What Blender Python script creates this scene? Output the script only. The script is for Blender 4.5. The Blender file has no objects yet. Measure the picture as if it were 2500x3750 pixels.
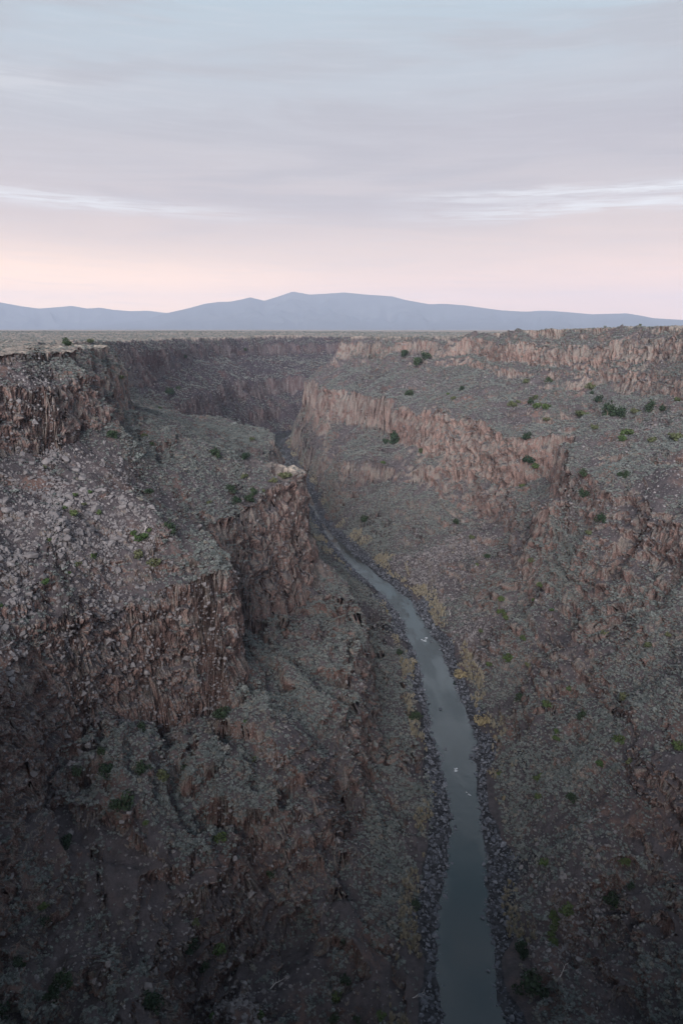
import bpy, bmesh, math, random
import numpy as np
from mathutils import Vector, Matrix, Euler

R = math.radians
import sys
LOG = lambda *a: print(*a, file=sys.stderr)
SC = bpy.context.scene
COL = SC.collection
rng = np.random.default_rng(7)
random.seed(7)

# ------------------------------------------------------------------ camera
CAMZ = 175.0
FPX = 24 / 36 * 1024
HAZE = 0.50 / 12000
PITCH = math.atan((512 - 329.3) / FPX)
cam_d = bpy.data.cameras.new('camera')
cam_d.sensor_fit = 'VERTICAL'; cam_d.sensor_height = 36; cam_d.lens = 24
cam_d.clip_start = 1; cam_d.clip_end = 90000
cam = bpy.data.objects.new('camera', cam_d); COL.objects.link(cam)
cam.location = (0, 0, CAMZ); cam.rotation_euler = (math.pi / 2 - PITCH, 0, 0)
SC.camera = cam
SC.render.engine = 'CYCLES'
SC.cycles.use_denoising = True
SC.cycles.denoiser = 'OPENIMAGEDENOISE'
SC.cycles.max_bounces = 4; SC.cycles.diffuse_bounces = 2; SC.cycles.glossy_bounces = 2
SC.cycles.volume_bounces = 0; SC.cycles.transmission_bounces = 2; SC.cycles.transparent_max_bounces = 4
SC.cycles.sample_clamp_indirect = 4
SC.view_settings.view_transform = 'Standard'; SC.view_settings.look = 'None'
SC.view_settings.exposure = 0.42; SC.view_settings.gamma = 1.0

# ------------------------------------------------------------------ dusk light
SUN_AZ, SUN_EL = R(-168), R(22)      # azimuth from +Y towards +X; glow stands low on the left
sun_d = bpy.data.lights.new('sun', 'SUN'); sun_d.energy = 5.0; sun_d.angle = R(36); sun_d.color = (1.0, 0.89, 0.85)
sun = bpy.data.objects.new('sun', sun_d); COL.objects.link(sun)
sdir = Vector((math.sin(SUN_AZ) * math.cos(SUN_EL), math.cos(SUN_AZ) * math.cos(SUN_EL), math.sin(SUN_EL)))
sun.rotation_euler = sdir.to_track_quat('Z', 'Y').to_euler(); sun.location = (-200, 100, 500)


class NT:
    """tiny helper for node trees"""
    def __init__(s, tree): s.t = tree; tree.nodes.clear()
    def n(s, kind, **kw):
        nd = s.t.nodes.new(kind)
        for k, v in kw.items(): setattr(nd, k, v)
        return nd
    def put(s, sock, v):
        if isinstance(v, bpy.types.NodeSocket): s.t.links.new(v, sock)
        elif v is not None:
            if hasattr(sock.default_value, '__len__') and not hasattr(v, '__len__'): v = (v,) * len(sock.default_value)
            if hasattr(v, '__len__') and hasattr(sock.default_value, '__len__') and len(sock.default_value) == 4 and len(v) == 3: v = (*v, 1)
            sock.default_value = v
    def m(s, op, a, b=None, c=None, clamp=False):
        nd = s.n('ShaderNodeMath', operation=op, use_clamp=clamp)
        for i, v in enumerate((a, b, c)):
            if v is not None: s.put(nd.inputs[i], v)
        return nd.outputs[0]
    def mix(s, f, a, b, blend='MIX'):
        nd = s.n('ShaderNodeMix', data_type='RGBA', blend_type=blend)
        s.put(nd.inputs[0], f); s.put(nd.inputs[6], a); s.put(nd.inputs[7], b)
        return nd.outputs[2]
    def ramp(s, f, stops, interp='LINEAR'):
        nd = s.n('ShaderNodeValToRGB'); cr = nd.color_ramp; cr.interpolation = interp
        while len(cr.elements) < len(stops): cr.elements.new(0.5)
        for e, (p, c) in zip(cr.elements, stops):
            e.position = p; e.color = (*c, 1) if hasattr(c, '__len__') else (c, c, c, 1)
        s.put(nd.inputs[0], f); return nd.outputs[0]
    def step(s, f, lo, hi):
        nd = s.n('ShaderNodeMapRange', interpolation_type='SMOOTHSTEP')
        s.put(nd.inputs[0], f); nd.inputs[1].default_value = lo; nd.inputs[2].default_value = hi
        return nd.outputs[0]
    def noise(s, vec, scale, detail=4, rough=.55, dist=0.0):
        nd = s.n('ShaderNodeTexNoise'); s.put(nd.inputs['Vector'], vec)
        nd.inputs['Scale'].default_value = scale; nd.inputs['Detail'].default_value = detail
        nd.inputs['Roughness'].default_value = rough; nd.inputs['Distortion'].default_value = dist
        return nd.outputs[0]
    def mapping(s, vec, scale=(1, 1, 1), loc=(0, 0, 0)):
        nd = s.n('ShaderNodeMapping'); s.put(nd.inputs[0], vec)
        nd.inputs['Scale'].default_value = scale; nd.inputs['Location'].default_value = loc
        return nd.outputs[0]


# sky: thin stratus lit from below the horizon, over a dusk Sky Texture
W = bpy.data.worlds.new('World'); SC.world = W; W.use_nodes = True
k = NT(W.node_tree)
geo = k.n('ShaderNodeTexCoord').outputs['Generated']
sep = k.n('ShaderNodeSeparateXYZ'); k.put(sep.inputs[0], geo)
zx, zy, zz = sep.outputs
az = k.m('ARCTAN2', zx, zy)
zpos = k.m('MAXIMUM', zz, 0.0)
comb = k.n('ShaderNodeCombineXYZ'); k.put(comb.inputs[0], k.m('MULTIPLY', az, 1.6)); k.put(comb.inputs[1], k.m('MULTIPLY', k.m('SUBTRACT', zz, k.m('MULTIPLY', az, -0.02)), 11.0))
cv = comb.outputs[0]
big = k.noise(cv, 1.5, 5, .55, .6)
fine = k.noise(k.mapping(cv, (1.0, 1.25, 1), (3.1, 7.7, 0)), 1.5, 5, .55, .8)
zw = k.m('ADD', zpos, k.m('MULTIPLY', k.m('SUBTRACT', big, .5), .05))
base = k.ramp(zw, [(0, (1.62, 1.0, .64)), (.035, (1.46, .93, .62)), (.09, (.83, .63, .52)), (.16, (.575, .495, .48)),
                   (.25, (.465, .46, .485)), (.37, (.42, .50, .56)), (.50, (.76, .83, .92)), (.68, (.13, .19, .24)), (1, (.15, .19, .26))])
back = k.m('MULTIPLY', k.step(zy, .15, -.5), k.step(zz, .0, .12))
back = k.m('MULTIPLY', back, k.step(zz, .80, .40))
base = k.mix(back, base, (1.42, 1.5, 1.82))
left = k.step(az, .25, -.5)                                  # warmer towards the glow
low = k.step(zpos, .13, .0)
base = k.mix(k.m('MULTIPLY', left, low), base, (1.95, 1.27, .76))
cool = k.m('MULTIPLY', k.step(az, -.1, .5), k.step(zpos, .16, .03))
base = k.mix(k.m('MULTIPLY', cool, .35), base, (1.25, .82, .64))
# grey lavender cloud bellies
belly = k.m('MULTIPLY', k.step(fine, .42, .66), k.step(zpos, .07, .2))
base = k.mix(k.m('MULTIPLY', belly, .56), base, (.40, .385, .41))
bel2 = k.m('MULTIPLY', k.m('MULTIPLY', k.step(k.m('ABSOLUTE', k.m('SUBTRACT', zw, .235)), .06, .0), k.step(az, -.2, .4)), .5)
base = k.mix(bel2, base, (.40, .375, .41))
# bright breaks low in the cloud
fin2 = k.noise(k.mapping(cv, (2.2, 5.5, 1), (1.3, 2.2, 0)), 3.0, 6, .62, .5)
base = k.mix(k.m('MULTIPLY', k.step(fin2, .45, .75), .16), base, (.62, .61, .63))
def streak(zc, tilt, half, a0, a1, stren):
    global base
    zt = k.m('SUBTRACT', k.m('ADD', zpos, k.m('MULTIPLY', az, -tilt)), zc)
    zt = k.m('ADD', zt, k.m('MULTIPLY', k.m('SUBTRACT', fine, .5), .022))
    f = k.m('MULTIPLY', k.step(k.m('ABSOLUTE', zt), half, 0.0), k.step(az, a0, a1))
    f = k.m('MULTIPLY', f, k.step(fine, .25, .6))
    base = k.mix(k.m('MULTIPLY', k.m('MULTIPLY', f, stren), k.step(fin2, .3, .62)), base, (.79, .79, .80))
streak(.143, -.035, .017, .02, -.42, 1.0)
streak(.169, .0, .012, .02, .25, .9)
streak(.146, .015, .016, .0, .32, 1.0)
streak(.255, -.05, .03, -.1, -.5, .35)
sky = k.n('ShaderNodeTexSky', sky_type='NISHITA', sun_disc=False)
sky.sun_elevation = SUN_EL; sky.sun_rotation = SUN_AZ; sky.altitude = 2000
bg1 = k.n('ShaderNodeBackground'); k.put(bg1.inputs[0], sky.outputs[0]); bg1.inputs[1].default_value = 0.05
bg2 = k.n('ShaderNodeBackground'); k.put(bg2.inputs[0], base); bg2.inputs[1].default_value = 1.0
add = k.n('ShaderNodeMixShader'); add.inputs[0].default_value = 0.93
k.t.links.new(bg1.outputs[0], add.inputs[1]); k.t.links.new(bg2.outputs[0], add.inputs[2])
out = k.n('ShaderNodeOutputWorld'); k.t.links.new(add.outputs[0], out.inputs[0])

# ------------------------------------------------------------------ noise in numpy
def _h(ix, iy, iz, seed):
    h = (ix.astype(np.uint32) * np.uint32(374761393) + iy.astype(np.uint32) * np.uint32(668265263)
         + (iz.astype(np.uint32) * np.uint32(2147483647) if iz is not None else np.uint32(0)) + np.uint32((seed * 2246822519) & 0xffffffff))
    h = (h ^ (h >> np.uint32(15))) * np.uint32(2246822519)
    h = (h ^ (h >> np.uint32(13))) * np.uint32(3266489917)
    h ^= h >> np.uint32(16)
    return h.astype(np.float32) * np.float32(1 / 4294967295.0)

def vn2(x, y, seed):
    """value noise, -1..1"""
    fx, fy = np.floor(x), np.floor(y)
    ix, iy = fx.astype(np.int64), fy.astype(np.int64)
    tx, ty = (x - fx).astype(np.float32), (y - fy).astype(np.float32)
    tx = tx * tx * (3 - 2 * tx); ty = ty * ty * (3 - 2 * ty)
    a = _h(ix, iy, None, seed); b = _h(ix + 1, iy, None, seed); c = _h(ix, iy + 1, None, seed); d = _h(ix + 1, iy + 1, None, seed)
    a = a + (b - a) * tx; c = c + (d - c) * tx
    return (a + (c - a) * ty) * 2 - 1

def vn3(x, y, z, seed):
    fx, fy, fz = np.floor(x), np.floor(y), np.floor(z)
    ix, iy, iz = fx.astype(np.int64), fy.astype(np.int64), fz.astype(np.int64)
    t = [(q - f).astype(np.float32) for q, f in ((x, fx), (y, fy), (z, fz))]
    tx, ty, tz = [q * q * (3 - 2 * q) for q in t]
    def L(k): 
        a = _h(ix, iy, iz + k, seed); b = _h(ix + 1, iy, iz + k, seed); c = _h(ix, iy + 1, iz + k, seed); d = _h(ix + 1, iy + 1, iz + k, seed)
        a = a + (b - a) * tx; c = c + (d - c) * tx
        return a + (c - a) * ty
    a, b = L(0), L(1)
    return (a + (b - a) * tz) * 2 - 1

def cell2(x, y, seed):
    """random value of the nearest jittered cell, -1..1"""
    fx, fy = np.floor(x).astype(np.int64), np.floor(y).astype(np.int64)
    best = np.full(x.shape, 9.0, np.float32); val = np.zeros(x.shape, np.float32)
    for i in (-1, 0, 1):
        for j in (-1, 0, 1):
            cx, cy = fx + i, fy + j
            px = cx + .15 + .7 * _h(cx, cy, None, seed); py = cy + .15 + .7 * _h(cx, cy, None, seed + 1)
            d = (px - x) ** 2 + (py - y) ** 2
            mk = d < best; best = np.where(mk, d, best).astype(np.float32)
            val = np.where(mk, _h(cx, cy, None, seed + 2), val)
    return val * 2 - 1

def cell3(x, y, z, seed):
    fx, fy, fz = [np.floor(q).astype(np.int64) for q in (x, y, z)]
    best = np.full(x.shape, 9.0, np.float32); val = np.zeros(x.shape, np.float32); sec = np.full(x.shape, 9.0, np.float32)
    for i in (-1, 0, 1):
        for j in (-1, 0, 1):
            for l in (-1, 0, 1):
                cx, cy, cz = fx + i, fy + j, fz + l
                d = np.sqrt((cx + .15 + .7 * _h(cx, cy, cz, seed) - x) ** 4 + (cy + .15 + .7 * _h(cx, cy, cz, seed + 1) - y) ** 4
                     + (cz + .15 + .7 * _h(cx, cy, cz, seed + 2) - z) ** 4).astype(np.float32)
                mk = d < best
                sec = np.where(mk, best, np.minimum(sec, d)); best = np.where(mk, d, best)
                val = np.where(mk, _h(cx, cy, cz, seed + 3), val)
    return val * 2 - 1, np.sqrt(sec) - np.sqrt(best)

def sst(v, a, b):
    t = np.clip((v - a) / (b - a), 0, 1); return t * t * (3 - 2 * t)

# ------------------------------------------------------------------ the gorge as terrace lines (x, y, z): river, bank, then foot and lip of each cliff, rim
LEFT = [
 [(27,-800,0),(27,60,0),(27,137,0),(31,172,0),(41,210,0),(43,249,0),(42,294,0),(43,338,0),(39,383,0),(28,432,0),(5,494,0),(-15,574,0),(-27,647,0),(-60,800,0),(-100,950,0),(-122,1103,0),(-100,1190,0),(-30,1240,0),(150,1262,0),(600,1255,0),(4000,1300,0)],
 [(17,-800,3),(17,60,3),(17,137,3),(20,172,3),(30,210,3),(32,249,3),(31,294,3),(33,338,3),(29,383,3),(19,430,3),(-4,490,3),(-24,570,3),(-36,647,3),(-70,803,3),(-110,952,3),(-133,1105,3),(-108,1200,3),(-32,1251,3),(150,1273,3),(600,1266,3),(4000,1312,3)],
 # low cliff foot / lip
 [(-22,-800,20),(-22,60,20),(-35,105,16),(-42,128,14),(-27,151,12),(-17,165,11),(1,175,10),(5,201,10),(11,240,10),(12,280,10),(12,320,10),(9,356,11),(0,380,14),(-14,400,15),(-26,460,20),(-42,560,22),(-58,650,20),(-96,800,20),(-130,955,22),(-152,1105,22),(-122,1225,22),(-40,1283,22),(150,1305,22),(600,1300,22),(4000,1330,22)],
 [(-26,-800,32),(-26,60,32),(-42,107,34),(-50,130,35),(-34,157,35),(-24,171,35),(-6,181,35),(-1,204,35),(5,242,36),(7,282,36),(7,320,36),(4,350,35),(-4,374,36),(-19,394,32),(-32,460,36),(-50,560,40),(-74,650,42),(-112,800,42),(-137,955,40),(-160,1107,42),(-128,1232,42),(-42,1292,42),(150,1314,42),(600,1309,42),(4000,1340,42)],
 # main cliff foot / lip
 [(-80,-800,48),(-78,60,46),(-78,105,45),(-79,130,48),(-82,150,55),(-84,168,57),(-67,194,57),(-50,203,56),(-35,213,55),(-33,226,55),(-43,244,52),(-49,272,52),(-42,284,51),(-31,309,46),(-18,334,42),(-14,353,44),(-20,377,56),(-40,388,66),(-46,420,70),(-42,470,72),(-44,520,72),(-62,572,68),(-104,622,62),(-152,655,60),(-180,710,60),(-182,800,60),(-176,955,60),(-184,1108,60),(-145,1250,60),(-52,1340,60),(150,1375,60),(600,1370,60),(4000,1400,60)],
 [(-85,-800,90),(-83,60,90),(-83,105,90),(-84,132,90),(-87,152,90),(-89,171,91),(-71,199,94),(-53,208,96),(-38,219,97),(-39,230,98),(-50,246,98),(-56,276,98),(-48,289,98),(-35,322,99),(-23,345,100),(-19,356,100),(-24,372,99),(-44,380,96),(-52,420,95),(-47,470,97),(-50,522,97),(-69,577,95),(-108,629,96),(-158,662,96),(-188,712,94),(-191,801,92),(-185,956,90),(-194,1109,88),(-155,1262,88),(-58,1352,88),(150,1388,88),(600,1382,88),(4000,1412,88)],
 # upper cliff foot / lip
 [(-150,-800,133),(-140,60,133),(-128,180,132),(-118,234,133),(-104,252,134),(-98,282,136),(-101,320,138),(-112,368,140),(-138,396,141),(-180,430,138),(-208,490,128),(-222,560,121),(-228,640,115),(-232,760,112),(-240,900,114),(-252,1060,118),(-250,1180,126),(-228,1330,124),(-160,1500,122),(0,1620,120),(300,1690,120),(4000,1750,120)],
 [(-155,-800,157),(-146,60,157),(-133,180,156),(-123,236,156),(-108,256,156),(-102,284,157),(-105,321,157),(-116,371,157),(-140,400,157),(-184,436,156),(-214,494,155),(-228,562,154),(-234,641,154),(-239,762,152),(-247,903,150),(-260,1063,148),(-258,1184,147),(-236,1338,146),(-166,1511,145),(-3,1634,145),(300,1704,145),(4000,1765,145)],
 [(-175,-800,166),(-162,60,166),(-148,180,166),(-136,238,166),(-120,262,166),(-112,288,166),(-115,324,166),(-126,378,166),(-144,406,166),(-190,446,165),(-224,500,164),(-238,566,163),(-244,643,163),(-250,760,163),(-262,905,162),(-274,1066,161),(-272,1190,160),(-248,1350,160),(-183,1540,160),(-8,1670,160),(300,1740,160),(4000,1800,160)],
]
RIGHT = [
 [(41,-800,0),(41,137,0),(42,164,0),(49,200,0),(54,252,0),(58,268,0),(56,298,0),(55,333,0),(52,377,0),(47,425,0),(28,475,0),(6,537,0),(-16,616,0),(-40,780,0),(-75,950,0),(-98,1113,0),(-72,1170,0),(0,1208,0),(150,1230,0),(600,1222,0),(4000,1262,0)],
 [(52,-800,3),(52,137,3),(53,164,3),(60,200,3),(65,252,3),(68,268,3),(67,298,3),(66,333,3),(62,377,3),(56,425,3),(36,480,3),(14,541,3),(-8,619,3),(-31,782,3),(-66,952,3),(-87,1110,3),(-65,1160,3),(3,1197,3),(150,1219,3),(600,1211,3),(4000,1250,3)],
 [(100,-800,36),(100,100,36),(98,200,36),(99,300,37),(103,380,38),(112,443,40),(115,500,40),(100,552,40),(72,590,40),(50,612,40),(20,632,38),(0,655,38),(-12,760,34),(-44,900,34),(-72,1030,34),(-70,1095,34),(-50,1130,34),(5,1165,34),(150,1185,34),(600,1180,34),(4000,1220,34)],
 [(104,-800,44),(104,100,44),(102,200,45),(103,300,47),(107,380,52),(116,443,58),(119,500,58),(104,557,58),(76,595,57),(55,618,57),(24,640,54),(5,662,52),(-7,762,46),(-38,902,46),(-66,1030,46),(-64,1090,46),(-46,1124,46),(6,1158,46),(150,1178,46),(600,1173,46),(4000,1212,46)],
 [(140,-800,80),(138,100,80),(136,200,80),(133,266,80),(129,330,80),(127,393,76),(134,432,74),(150,458,72),(155,486,72),(148,497,70),(141,496,66),(132,500,64),(111,552,64),(83,618,65),(52,708,66),(56,722,68),(20,800,66),(-22,872,66),(-42,960,66),(-57,1030,66),(-54,1080,66),(-35,1108,66),(10,1138,66),(150,1158,66),(600,1150,66),(4000,1190,66)],
 [(146,-800,98),(144,100,98),(142,200,99),(139,266,101),(135,330,102),(132,393,103),(140,437,103),(156,462,103),(162,489,103),(151,503,103),(143,502,103),(135,505,103),(114,557,103),(87,623,103),(57,712,102),(60,726,102),(26,806,102),(-18,878,103),(-36,964,103),(-50,1030,103),(-48,1074,103),(-30,1100,103),(13,1130,103),(150,1150,103),(600,1142,103),(4000,1180,103)],
 [(228,-800,127),(228,100,127),(230,300,127),(233,420,127),(233,520,128),(224,562,128),(206,610,130),(184,655,132),(160,705,134),(148,765,134),(140,800,134),(116,830,134),(96,872,132),(60,925,130),(22,985,128),(-8,1040,128),(-12,1070,128),(5,1090,128),(60,1105,128),(150,1112,128),(600,1110,128),(4000,1150,128)],
 [(232,-800,141),(232,100,141),(234,300,141),(237,420,141),(237,520,141),(228,566,141),(210,614,140),(187,659,140),(163,709,142),(151,768,143),(143,804,143),(120,834,142),(100,877,140),(63,930,138),(26,989,136),(-4,1042,136),(-8,1068,136),(8,1086,136),(62,1101,136),(150,1108,136),(600,1106,136),(4000,1146,136)],
 [(240,-800,149),(241,100,149),(243,300,149),(246,420,149),(246,520,149),(237,570,149),(218,620,147),(193,665,146),(168,714,146),(156,772,146),(150,808,146),(128,840,145),(108,884,143),(70,937,141),(32,994,140),(2,1044,139),(-2,1064,139),(12,1081,139),(64,1096,139),(150,1103,139),(600,1101,139),(4000,1141,139)],
 [(243,-800,165),(244,100,165),(246,300,165),(249,420,165),(249,520,165),(240,574,165),(221,624,165),(196,669,165),(171,718,166),(159,776,165),(154,812,164),(132,844,163),(112,888,161),(74,942,159),(36,999,157),(6,1046,156),(2,1062,156),(15,1077,156),(66,1092,156),(150,1099,156),(600,1097,156),(4000,1137,156)],
 [(268,-800,178),(268,100,178),(270,300,178),(273,420,178),(273,520,178),(262,584,177),(242,636,176),(214,684,175),(184,730,174),(170,784,171),(166,818,170),(146,852,168),(124,894,166),(86,950,165),(46,1008,164),(18,1048,163),(15,1060,163),(24,1071,163),(70,1082,163),(150,1090,163),(600,1088,163),(4000,1125,163)],
]

def densify(pl, side):
    """Catmull-Rom so that the terrace lines bend softly"""
    P = np.array(pl, float); out = []
    for i in range(len(P) - 1):
        p0, p1, p2, p3 = P[max(i - 1, 0)], P[i], P[i + 1], P[min(i + 2, len(P) - 1)]
        L = np.hypot(*(p2 - p1)[:2]); n = 1 if L > 250 else 3
        for t in np.arange(n) / n:
            if n == 1: out.append(p1 + (p2 - p1) * t); continue
            t0, t1 = (p2 - p0) * .32, (p3 - p1) * .32
            lim = L / max(np.hypot(*t0[:2]), 1e-6); t0 = t0 * min(1, lim); lim = L / max(np.hypot(*t1[:2]), 1e-6); t1 = t1 * min(1, lim)
            h1, h2 = 2 * t**3 - 3 * t**2 + 1, t**3 - 2 * t**2 + t
            h3, h4 = -2 * t**3 + 3 * t**2, t**3 - t**2
            out.append(h1 * p1 + h2 * t0 + h3 * p2 + h4 * t1)
    out.append(P[-1]); return np.array(out)

GX0, GX1, GY0, GY1, GS = -620.0, 900.0, -300.0, 2200.0, 4.0
gx = np.arange(GX0, GX1 + GS, GS); gy = np.arange(GY0, GY1 + GS, GS)
GXX, GYY = np.meshgrid(gx, gy)

def field(pl, side):
    """signed distance to a terrace line (positive away from the river) and its height at the nearest point"""
    P = densify(pl, side); X, Y = GXX.ravel(), GYY.ravel()
    best = np.full(X.shape, 1e18); zb = np.zeros(X.shape); sg = np.zeros(X.shape, bool)
    poly = np.vstack([P[:, :2], [[5000, P[-1, 1]], [5000, -2000], [P[0, 0], -2000]]])
    for i in range(len(P) - 1):
        ax, ay, az_ = P[i]; bx, by, bz = P[i + 1]; dx, dy = bx - ax, by - ay; l2 = dx * dx + dy * dy + 1e-9
        t = np.clip(((X - ax) * dx + (Y - ay) * dy) / l2, 0, 1)
        d = (X - ax - t * dx) ** 2 + (Y - ay - t * dy) ** 2
        mk = d < best; best = np.where(mk, d, best); zb = np.where(mk, az_ + t * (bz - az_), zb)
    for i in range(len(poly)):
        ax, ay = poly[i]; bx, by = poly[(i + 1) % len(poly)]
        if ay == by: continue
        c = (ay > Y) != (by > Y)
        sg ^= c & (X < (bx - ax) * (Y - ay) / (by - ay) + ax)
    s = np.where(sg, -1.0, 1.0) if side < 0 else np.where(sg, 1.0, -1.0)
    return (np.sqrt(best) * s).reshape(GXX.shape).astype(np.float32), zb.reshape(GXX.shape).astype(np.float32)

FL = [field(p, -1) for p in LEFT]
FR = [field(p, 1) for p in RIGHT]

class Bil:
    def __init__(s, x, y):
        u = np.clip((x - GX0) / GS, 0, len(gx) - 1.001); v = np.clip((y - GY0) / GS, 0, len(gy) - 1.001)
        i, j = u.astype(np.int64), v.astype(np.int64); s.u, s.v = (u - i).astype(np.float32), (v - j).astype(np.float32)
        s.q = j * len(gx) + i
    def __call__(s, f):
        f = f.ravel(); w = len(gx)
        a = f[s.q] * (1 - s.u) + f[s.q + 1] * s.u; b = f[s.q + w] * (1 - s.u) + f[s.q + w + 1] * s.u
        return a * (1 - s.v) + b * s.v

CLIFF_L, CLIFF_R = (2, 4, 6), (2, 4, 6, 8)

def terrain(x, y):
    """height, band coordinate (negative on the left wall) of the ground at x, y"""
    r = np.hypot(x, y)
    b0 = Bil(x, y); dl, dr = b0(FL[0][0]), b0(FR[0][0])
    dw = np.maximum(dl, dr)
    amp = np.clip((dw + 2) / 40, .10, 1.0)
    far = 1 + np.clip(r - 700, 0, 800) / 500
    wx = 4.5 * vn2(x / 48, y / 48, 1) + 2.6 * vn2(x / 19, y / 19, 2) + 1.2 * vn2(x / 8, y / 8, 3)
    wy = 4.5 * vn2(x / 48, y / 48, 4) + 2.6 * vn2(x / 19, y / 19, 5) + 1.2 * vn2(x / 8, y / 8, 6)
    bx = x + .5 * vn2(x / 3, y / 3, 7); by = y + .5 * vn2(x / 3, y / 3, 8)
    wx = wx * np.minimum(far, 1.8) + .45 * cell2(bx / 4.2, by / 4.2, 9)
    wy = wy * np.minimum(far, 1.8) + .45 * cell2(bx / 4.2, by / 4.2, 19)
    b = Bil(x + wx * amp, y + wy * amp)
    SL = [[b(s), b(z)] for s, z in FL]; SR = [[b(s), b(z)] for s, z in FR]
    chute = sst(vn2(x / 34, y / 34, 71) + .55 * vn2(x / 13, y / 13, 72), .02, .62)          # gullies that break the cliffs down
    chute = chute * (1 - np.exp(-((x + 28) ** 2 + (y - 330) ** 2) / 2600)) * np.where(x < 0, 1 - .8 * np.exp(-((x + 45) ** 2 + (y - 215) ** 2) / 900), 1)
    chute = chute * (1 - np.exp(-((x - 142) ** 2 + (y - 500) ** 2) / 1600))
    chute = chute * np.where((x < -55) & (y < 205) & (y > 40), .2, 1)
    for S, rows in ((SL, ((2, 7, 5), (4, 3, 3.5), (6, 7, 5))), (SR, ((2, 5, 5), (4, 7, 7), (6, 5, 2), (8, 1.5, 3)))):
        for i, a_, c_ in rows:
            kf = chute * (np.where(x > -90, np.where(y > 470, .35, 1.0), .4) if S is SR and i == 4 else 1.0) * (np.where((y < 460), 1.6, 1) if S is SR and i == 4 else 1.0)
            S[i][0] = S[i][0] + a_ * kf; S[i + 1][0] = S[i + 1][0] - c_ * kf
    wr = 1.1 * vn2(x / 9, y / 9, 81) + .9 * vn2(x / 4, y / 4, 82) + np.where(y < 230, .4, np.where(y < 380, .8, -.6 - 2.2 * np.clip((y - 380) / 60, 0, 1))); SL[0][0] = SL[0][0] - wr; SR[0][0] = SR[0][0] - wr
    gul = 1 - (vn2(y / 15 + .8 * vn2(x / 30, y / 30, 75), x / 80, 76) * 2.2) ** 2
    prot = 1 - np.exp(-((x + 28) ** 2 + (y - 330) ** 2) / 2200)
    und = (3.2 + 1.6 * (x > 40) + 2.2 * ((y < 330) & (x < 10) & (x > -90))) * vn2(x / 23, y / 23, 73) - np.where(x > 40, 4.2, 2.4) * np.clip(gul, 0, 1)
    z = np.full(x.shape, -1.6, np.float32); band = np.zeros(x.shape, np.float32)
    mid = (SL[0][0] <= 0) & (SR[0][0] <= 0)
    z = np.where(mid, np.maximum(-1.8, np.maximum(SL[0][0], SR[0][0]) * .5 - .3), z)
    left = (SL[0][0] > 0) & (dl > dr); right = (~left) & (~mid)
    for side, S, msk in ((-1, SL, left), (1, SR, right)):
        n = len(S)
        for i in range(n):
            s0, z0 = S[i]
            if i < n - 1:
                s1, z1 = S[i + 1]
                mk = msk & (s0 > 0) & (s1 <= 0) if i else msk & (s1 <= 0)
                t = np.clip(s0 / np.maximum(s0 - s1, 1e-3), 0, 1)
                z = np.where(mk, z0 + (z1 - z0) * t - (.35 * (1 - t) if i == 0 else 0), z); band = np.where(mk, side * (i + t + .001), band)
            else:
                mk = msk & (s0 > 0)
                pl = z0 + (167.0 - z0) * sst(s0, 60, 900)
                z = np.where(mk, pl, z); band = np.where(mk, side * (i + np.minimum(s0 / 400, .99) + .001), band)
    ab = np.abs(band); bi = np.floor(ab).astype(int)
    nl, nr = len(LEFT) - 1, len(RIGHT) - 1
    plat = ((band < 0) & (bi >= nl)) | ((band > 0) & (bi >= nr))
    cl = np.where(band < 0, np.isin(bi, CLIFF_L), np.isin(bi, CLIFF_R)) & ~plat
    river = bi == 0
    # small ledges and outcrops
    m1 = sst(vn2(x / 30, y / 30, 31) + .6 * vn2(x / 11, y / 11, 32), -.2, .25)
    along = .74 * x + .68 * y; ribs = 1 - (vn2(along / 12 + .9 * vn2(x / 24, y / 24, 77) + .35 * vn2(x / 7, y / 7, 79), (.68 * x - .74 * y) / 55, 78) * 2.2) ** 2
    lowl = (band < 0) & ((bi == 3) | (bi == 2) | (bi == 1)) & (y < 340)
    z = z - np.where(lowl, 6.5 * np.clip(ribs, 0, 1) * np.clip((dw - 14) / 16, 0, 1), 0)
    m1 = np.where((band < 0) & ((bi == 3) | (bi == 1)) & (y < 340), np.maximum(m1, .35 + .65 * sst(vn2(x / 16, y / 16, 36), -.3, .3)), m1)
    m1 = np.where(cl, .6, m1 * np.where((band < 0) & (bi == 3), 1.0, .95)); m1 = np.where(plat | river, 0, m1)
    per = 6.5; q = z / per + .9 * vn2(x / 26, y / 26, 33) + .35 * vn2(x / 6, y / 6, 34)
    f = q - np.floor(q); st = np.floor(q) + sst(f, .68, .98)
    z = z + m1 * (st - q) * per
    # lumps
    lump = 1.3 * vn2(x / 9, y / 9, 41) + .8 * vn2(x / 3.6, y / 3.6, 42) + .42 * vn2(x / 1.5, y / 1.5, 43)
    ka = np.where(plat, .75, np.where(river, .45, 1.1)) * np.where(r > 2500, 0, 1)
    z = z + lump * ka * np.clip((dw + 1) / 14, .07, 1) + und * np.clip((dw - 10) / 20, 0, 1) * (.35 + .65 * prot) * ~plat
    light_block = 168 * sst(-y, 8, 55); z = np.where(y < -9, np.maximum(z, light_block), z)      # added unseen wall behind the viewpoint, keeps light off the gorge bottom
    roll = np.where(plat, 2.2 * vn2(x / 160, y / 160, 44) * sst(r, 200, 600), 0) * np.where(r > 4000, .6, 1)
    z = z + roll
    return z.astype(np.float32), band.astype(np.float32)

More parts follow.
